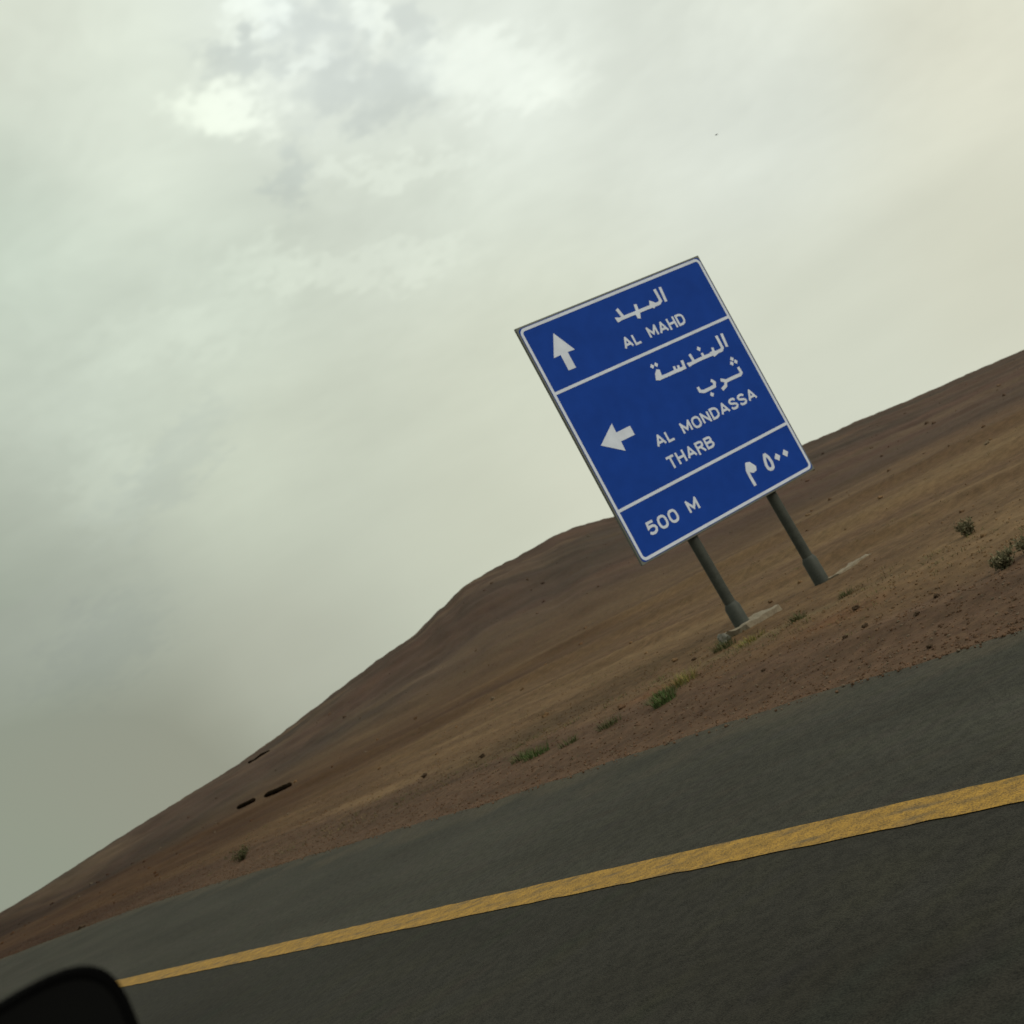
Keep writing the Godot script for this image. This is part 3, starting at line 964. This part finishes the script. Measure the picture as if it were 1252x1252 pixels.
func make_plants():
	plant_mat.vertex_color_use_as_albedo = true
	plant_mat.roughness = 0.9
	plant_mat.metallic_specular = 0.2
	plant_mat.cull_mode = BaseMaterial3D.CULL_DISABLED
	plant_mat.backlight_enabled = true
	plant_mat.backlight = Color(0.12, 0.13, 0.06)
	var grey_green := [Color(0.19, 0.175, 0.105), Color(0.15, 0.14, 0.085), Color(0.22, 0.19, 0.12)]
	var green := [Color(0.075, 0.115, 0.04), Color(0.10, 0.14, 0.05), Color(0.06, 0.085, 0.03)]
	var dull := [Color(0.085, 0.10, 0.045), Color(0.13, 0.12, 0.06), Color(0.065, 0.072, 0.032)]
	var straw := [Color(0.27, 0.20, 0.075), Color(0.21, 0.19, 0.065), Color(0.14, 0.15, 0.05)]
	var sg := "low shrubs on the soil by the sign"
	shrub(Vector3(10.72, 0, -9.2), Vector3(0.10, 0.13, 0.10), grey_green, "dark grey-green shrub alone on open soil right of the right sign post", sg)
	shrub(Vector3(8.1, 0, -6.82), Vector3(0.09, 0.08, 0.09), grey_green, "small brownish shrub near the right picture edge, lower left of a wider one", sg)
	shrub(Vector3(8.35, 0, -6.72), Vector3(0.16, 0.1, 0.13), grey_green, "wide pale grey-green shrub at the right picture edge", sg)
	shrub(Vector3(8.6, 0, -25.8), Vector3(0.3, 0.22, 0.3), dull, "dark shrub on the far verge, lower left of the long dark banks", sg)
	var gg := "grass tufts along the gravel verge"
	for q in [
		[Vector3(7.96, 0, -11.0), 110, 0.15, 0.13, green, "bright green grass tuft on the verge left of the left sign post", 0.8],
		[Vector3(8.62, 0, -11.5), 120, 0.16, 0.17, straw, "yellow-green grass tuft above the bright green one on the verge", 0.9],
		[Vector3(8.42, 0, -11.62), 70, 0.11, 0.12, green, "dark green tuft beside the yellow-green one, by the orange soil", 0.8],
		[Vector3(10.0, 0, -12.35), 90, 0.15, 0.14, dull, "olive tuft at the lower left end of the pale concrete footing", 0.9],
		[Vector3(9.7, 0, -11.55), 80, 0.11, 0.18, straw, "yellowish tuft just below the pale concrete footing", 0.9],
		[Vector3(9.75, 0, -10.8), 70, 0.13, 0.09, dull, "olive tuft on the soil midway between the two sign posts", 0.8],
		[Vector3(10.2, 0, -10.5), 50, 0.1, 0.09, dull, "faint olive tuft below the right sign post", 0.8],
		[Vector3(7.78, 0, -11.75), 80, 0.13, 0.13, dull, "dull green tuft second left of the bright green one on the verge", 0.9],
		[Vector3(7.6, 0, -12.3), 60, 0.11, 0.11, dull, "small dark tuft on the verge left of the dull green tuft", 0.9],
		[Vector3(7.62, 0, -13.0), 100, 0.14, 0.16, green, "dark green clump farthest left on the near verge", 0.9],
		[Vector3(7.75, 0, -13.5), 80, 0.14, 0.14, dull, "greyish green clump behind the farthest left dark green one", 0.9],
		[Vector3(8.25, 0, -11.35), 80, 0.09, 0.26, dull, "thin low patch of dry grass between the bright green and yellow-green tufts", 1.1]]:
		var g := put("grass_tuft", blade_mesh(q[1] * 2, q[2], q[3], q[4], q[6], 0.0045), plant_mat)
		g.position = Vector3(q[0].x, ground_y(q[0].x, q[0].z), q[0].z)
		tag(g, q[5], "grass tuft", gg)
	# dry grass lying thinly over the soil, too fine to count
	var mm := MultiMesh.new()
	mm.transform_format = MultiMesh.TRANSFORM_3D
	mm.use_colors = true
	mm.mesh = blade_mesh(14, 0.07, 0.06, [Color(1, 1, 1)], 1.2, 0.004)
	var list := []
	for k in 16000:
		var x := rng.randf_range(6.6, 30.0)
		var z := rng.randf_range(-38.0, -3.0)
		var band := exp(-pow((x - 9.3 - 0.18 * (z + 12.0)) / 0.9, 2))
		var dens := 0.05 + 0.75 * band + 0.5 * maxf(0.0, noise_b.get_noise_2d(x * 0.35, z * 0.1 + 50.0))
		if rng.randf() < dens * 0.55 and x > edge_x(z) + 0.7:
			list.append([Vector3(x, ground_y(x, z), z), band])
	mm.instance_count = list.size()
	for i in list.size():
		var s: float = rng.randf_range(0.5, 1.3) * (1.0 + 0.4 * list[i][1])
		mm.set_instance_transform(i, Transform3D(Basis(Vector3.UP, rng.randf() * TAU).scaled(Vector3(s, s, s)), list[i][0]))
		var c: Color = [Color(0.21, 0.16, 0.075), Color(0.15, 0.12, 0.055), Color(0.12, 0.13, 0.05), Color(0.09, 0.085, 0.04)][rng.randi() % 4]
		mm.set_instance_color(i, c)
	var mi := MultiMeshInstance3D.new()
	mi.name = "dry_grass"
	mi.multimesh = mm
	mi.material_override = plant_mat
	add_child(mi)
	tag(mi, "thin dry grass scattered over the brown soil beside the road", "grass")
	mi.set_meta("kind", "stuff")


func make_stones():
	var gs := "dark stones lying on the verge"
	var dark := plain_mat(lin(0.075, 0.050, 0.033), 0.95)
	dark.metallic_specular = 0.1
	var grey := plain_mat(lin(0.13, 0.125, 0.105), 0.9)
	for q in [
		[Vector3(7.68, 0, -8.14), 0.075, "darkest stone on the gravel straight below the right sign post", dark],
		[Vector3(7.83, 0, -8.05), 0.08, "dark stone just right of the darkest one below the right sign post", dark],
		[Vector3(7.42, 0, -7.13), 0.07, "dark stone on the gravel farther right, above the grey shoulder", dark],
		[Vector3(6.36, 0, -6.15), 0.06, "dark stone close to the asphalt edge on the right", dark],
		[Vector3(7.96, 0, -7.39), 0.07, "dark stone on brown soil above the others on the right", dark],
		[Vector3(8.85, 0, -9.09), 0.1, "flat dark stone on the orange soil below the right sign post", dark],
		[Vector3(7.64, 0, -9.14), 0.06, "dark stone on the gravel below the left sign post", dark],
		[Vector3(10.05, 0, -13.0), 0.09, "reddish dark stone left of the left sign post behind the grass", dark],
		[Vector3(9.21, 0, -16.99), 0.12, "dark stone on the plain left of the sign, beyond the green clumps", dark],
		[Vector3(9.5, 0, -19.4), 0.14, "farther dark stone on the plain left of the sign", dark],
		[Vector3(7.94, 0, -36.6), 0.3, "dark rock far along the verge near the left picture edge", dark],
		[Vector3(10.36, 0, -12.74), 0.14, "upright grey stone leaning by the foot of the left sign post", grey]]:
		var p: Vector3 = q[0]
		var o := put("stone", stone_mesh(rng.randi() % 90, 0.75, 3), q[3])
		o.position = Vector3(p.x, ground_y(p.x, p.z) + q[1] * 0.2, p.z)
		o.scale = Vector3(q[1], q[1] * (1.5 if q[3] == grey else 0.7), q[1]) * (1.1 if q[3] == grey else 0.66)
		o.rotation.y = rng.randf() * TAU
		tag(o, q[2], "stone", gs)


func make_gravel():
	var gm := StandardMaterial3D.new()
	gm.vertex_color_use_as_albedo = true
	gm.roughness = 0.95
	gm.metallic_specular = 0.2
	for kind in 3:
		var mm := MultiMesh.new()
		mm.transform_format = MultiMesh.TRANSFORM_3D
		mm.use_colors = true
		mm.mesh = stone_mesh(20 + kind * 7, 0.65, 1 if kind < 2 else 2)
		var ts := []
		var cs := []
		var want := 15000 if kind < 2 else 900
		for k in want:
			var x := 0.0
			var z := 0.0
			var s := 0.0
			if kind < 2:
				z = -3.0 - 50.0 * pow(rng.randf(), 1.7)
				x = edge_x(z) - 0.12 + (0.25 + pow(rng.randf(), 1.5) * (3.2 + 8.0 * rng.randf() * rng.randf())) - 0.25 * rng.randf()
				s = 0.008 + 0.020 * pow(rng.randf(), 3.5)
			else:
				# larger stones over the plain and the hill
				var az := deg_to_rad(rng.randf_range(5.0, 66.0))
				var r := rng.randf_range(12.0, 120.0)
				x = sin(az) * r
				z = -cos(az) * r
				s = (0.03 + 0.13 * pow(rng.randf(), 5.0)) * (0.5 + r / 80.0)
				if x < edge_x(z) + 2.0:
					continue
			var on_road := x < edge_x(z)
			var y := 0.004 if on_road else ground_y(x, z)
			if not on_road and x < edge_x(z) + 0.1:
				y = -0.01
			ts.append(Transform3D(Basis(Vector3.UP, rng.randf() * TAU).scaled(Vector3(s, s, s)), Vector3(x, y + s * 0.12, z)))
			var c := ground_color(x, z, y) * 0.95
			var w := rng.randf()
			if w < 0.15:
				c = c * 0.7
			elif w > 0.88:
				c = c.lerp(Color(0.17, 0.14, 0.105), 0.6)
			else:
				c = c * rng.randf_range(0.8, 1.3)
			cs.append(c)
		mm.instance_count = ts.size()
		for i in ts.size():
			mm.set_instance_transform(i, ts[i])
			mm.set_instance_color(i, cs[i])
		var mi := MultiMeshInstance3D.new()
		mi.name = ["gravel", "gravel_001", "scattered_stones"][kind]
		mi.multimesh = mm
		mi.material_override = gm
		add_child(mi)
		mi.set_meta("kind", "stuff")
		tag(mi, ["fine reddish gravel along the edge of the asphalt", "coarser brown gravel over the verge beside the asphalt", "larger loose stones scattered over the plain and the hill"][kind], "gravel")


# ------------------------------------------------------------------ the car the picture was taken from
func make_car():
	var paint := plain_mat(lin(0.03, 0.03, 0.032), 0.35, 0.2)
	paint.clearcoat_enabled = true
	var black := plain_mat(lin(0.003, 0.003, 0.003), 0.9)
	black.metallic_specular = 0.1
	var rubber := plain_mat(lin(0.014, 0.014, 0.014), 0.9)
	var glass := plain_mat(lin(0.006, 0.006, 0.006), 0.25)
	glass.metallic_specular = 0.15
	var rimm := plain_mat(lin(0.3, 0.3, 0.3), 0.35, 0.8)
	var car := thing("car", Vector3(-0.02, 0, -1.9), "dark car of which only the rounded black door mirror shows, in the lower left corner", "car")
	# door skin and fender: side profiles in (z, y), extruded across x
	var slab := func(pts: Array, x0: float, x1: float) -> ArrayMesh:
		var pv := PackedVector2Array(pts)
		var st := SurfaceTool.new()
		st.begin(Mesh.PRIMITIVE_TRIANGLES)
		add_poly(st, pv, 0.0, x1 - x0)
		var back := pv.duplicate()
		var tri := Geometry2D.triangulate_polygon(back)
		for k in range(0, tri.size(), 3):
			for i in [0, 1, 2]:
				st.add_vertex(Vector3(back[tri[k + i]].x, back[tri[k + i]].y, 0.0))
		st.generate_normals()
		return st.commit()
	var turn := Basis(Vector3(0, 0, -1), Vector3.UP, Vector3(1, 0, 0))
	var door := put("door", slab.call([Vector2(-0.55, 0.28), Vector2(0.62, 0.28), Vector2(0.62, 0.93), Vector2(0.5, 0.965), Vector2(-0.55, 0.99)], 0, 0.10), paint, car)
	door.transform = Transform3D(turn, Vector3(-0.05, 0, 0.35))
	var arch := [Vector2(0.63, 0.28), Vector2(0.72, 0.28)]
	for k in 9:
		var t := PI - PI * k / 8.0
		arch.append(Vector2(1.12 + cos(t) * 0.38, 0.33 + sin(t) * 0.38))
	arch.append_array([Vector2(1.85, 0.33), Vector2(1.9, 0.55), Vector2(1.8, 0.76), Vector2(1.3, 0.86), Vector2(0.63, 0.925)])
	var fender := put("fender", slab.call(arch, 0, 0.10), paint, car)
	fender.transform = Transform3D(turn, Vector3(-0.05, 0, 0.35))
	var wheel := put("wheel", mesh_of(func(st): tube(st, [[-0.1, 0.21], [-0.1, 0.29], [-0.06, 0.32], [0.06, 0.32], [0.1, 0.29], [0.1, 0.21]], 28, true)), rubber, car)
	wheel.transform = Transform3D(Basis(Vector3(0, -1, 0), Vector3(1, 0, 0), Vector3(0, 0, 1)), Vector3(-0.07, 0.32, -0.77))
	put("rim", mesh_of(func(st): tube(st, [[0.0, 0.2], [0.103, 0.2], [0.085, 0.15], [0.11, 0.05]], 20, true)), rimm, wheel)
	# mirror: rounded shell open to the rear, glass set in it, stalk to the door
	var shell := SurfaceTool.new()
	shell.begin(Mesh.PRIMITIVE_TRIANGLES)
	shell.set_smooth_group(0)
	var prof := [[0.0, 0.90], [0.004, 0.97], [-0.012, 1.0], [-0.05, 0.98], [-0.09, 0.84], [-0.115, 0.58], [-0.125, 0.0]]
	var outline := func(s: float, i: int) -> Vector2:
		var t := TAU * i / 40.0
		var e := 0.55
		var x := 0.105 * s * signf(cos(t)) * pow(absf(cos(t)), e)
		var y := 0.072 * s * signf(sin(t)) * pow(absf(sin(t)), e)
		return Vector2(x + 0.1 * y, y + 0.03 * x)
	for k in prof.size() - 1:
		for i in 40:
			var p := []
			for q in [[k, i], [k, i + 1], [k + 1, i], [k + 1, i + 1]]:
				var o: Vector2 = outline.call(prof[q[0]][1], q[1])
				p.append(Vector3(o.x, o.y, prof[q[0]][0]))
			for v in [p[0], p[2], p[1], p[1], p[2], p[3]]:
				shell.add_vertex(v)
	shell.generate_normals()
	var mirror := put("door_mirror", shell.commit(), black, car)
	mirror.position = Vector3(0.172, 1.121, 0.75)
	var gl := SurfaceTool.new()
	gl.begin(Mesh.PRIMITIVE_TRIANGLES)
	for i in 40:
		var o0: Vector2 = outline.call(0.9, i)
		var o1: Vector2 = outline.call(0.9, i + 1)
		for v in [Vector3(0, 0, -0.004), Vector3(o1.x, o1.y, -0.001), Vector3(o0.x, o0.y, -0.001)]:
			gl.add_vertex(v)
	gl.generate_normals()
	put("mirror_glass", gl.commit(), glass, mirror)
	put("stalk", mesh_of(func(st): add_box(st, Vector3(-0.09, -0.095, -0.05), Vector3(0.13, 0.07, 0.06), 0.015)), black, mirror)


func make_bird():
	var m := plain_mat(lin(0.03, 0.028, 0.025), 0.9)
	var b := thing("bird", Vector3(76.3, 25.0, -67.3), "tiny dark bird alone high in the pale sky", "bird")
	var st := SurfaceTool.new()
	st.begin(Mesh.PRIMITIVE_TRIANGLES)
	st.set_smooth_group(0)
	b.scale = Vector3(0.55, 0.55, 0.55)
	var rings := [[-0.16, 0.004], [-0.12, 0.03], [-0.04, 0.05], [0.05, 0.045], [0.1, 0.028], [0.14, 0.03], [0.17, 0.018], [0.2, 0.002]]
	tube(st, rings, 12, false)
	st.generate_normals()
	var body := put("body", st.commit(), m, b)
	body.rotation = Vector3(-PI / 2, 0, 0)
	for s in [-1.0, 1.0]:
		var w := SurfaceTool.new()
		w.begin(Mesh.PRIMITIVE_TRIANGLES)
		w.set_smooth_group(-1)
		var top := [Vector3(0.03 * s, 0.01, 0.08), Vector3(0.2 * s, 0.05, 0.06), Vector3(0.4 * s, 0.02, -0.04), Vector3(0.2 * s, 0.045, -0.06), Vector3(0.03 * s, 0.01, -0.08)]
		for q in [[0, 1, 4], [1, 3, 4], [1, 2, 3]]:
			for i in q:
				w.add_vertex(top[i])
			for i in [q[0], q[2], q[1]]:
				w.add_vertex(top[i] - Vector3(0, 0.008, 0))
		w.generate_normals()
		put("wing", w.commit(), m, b)
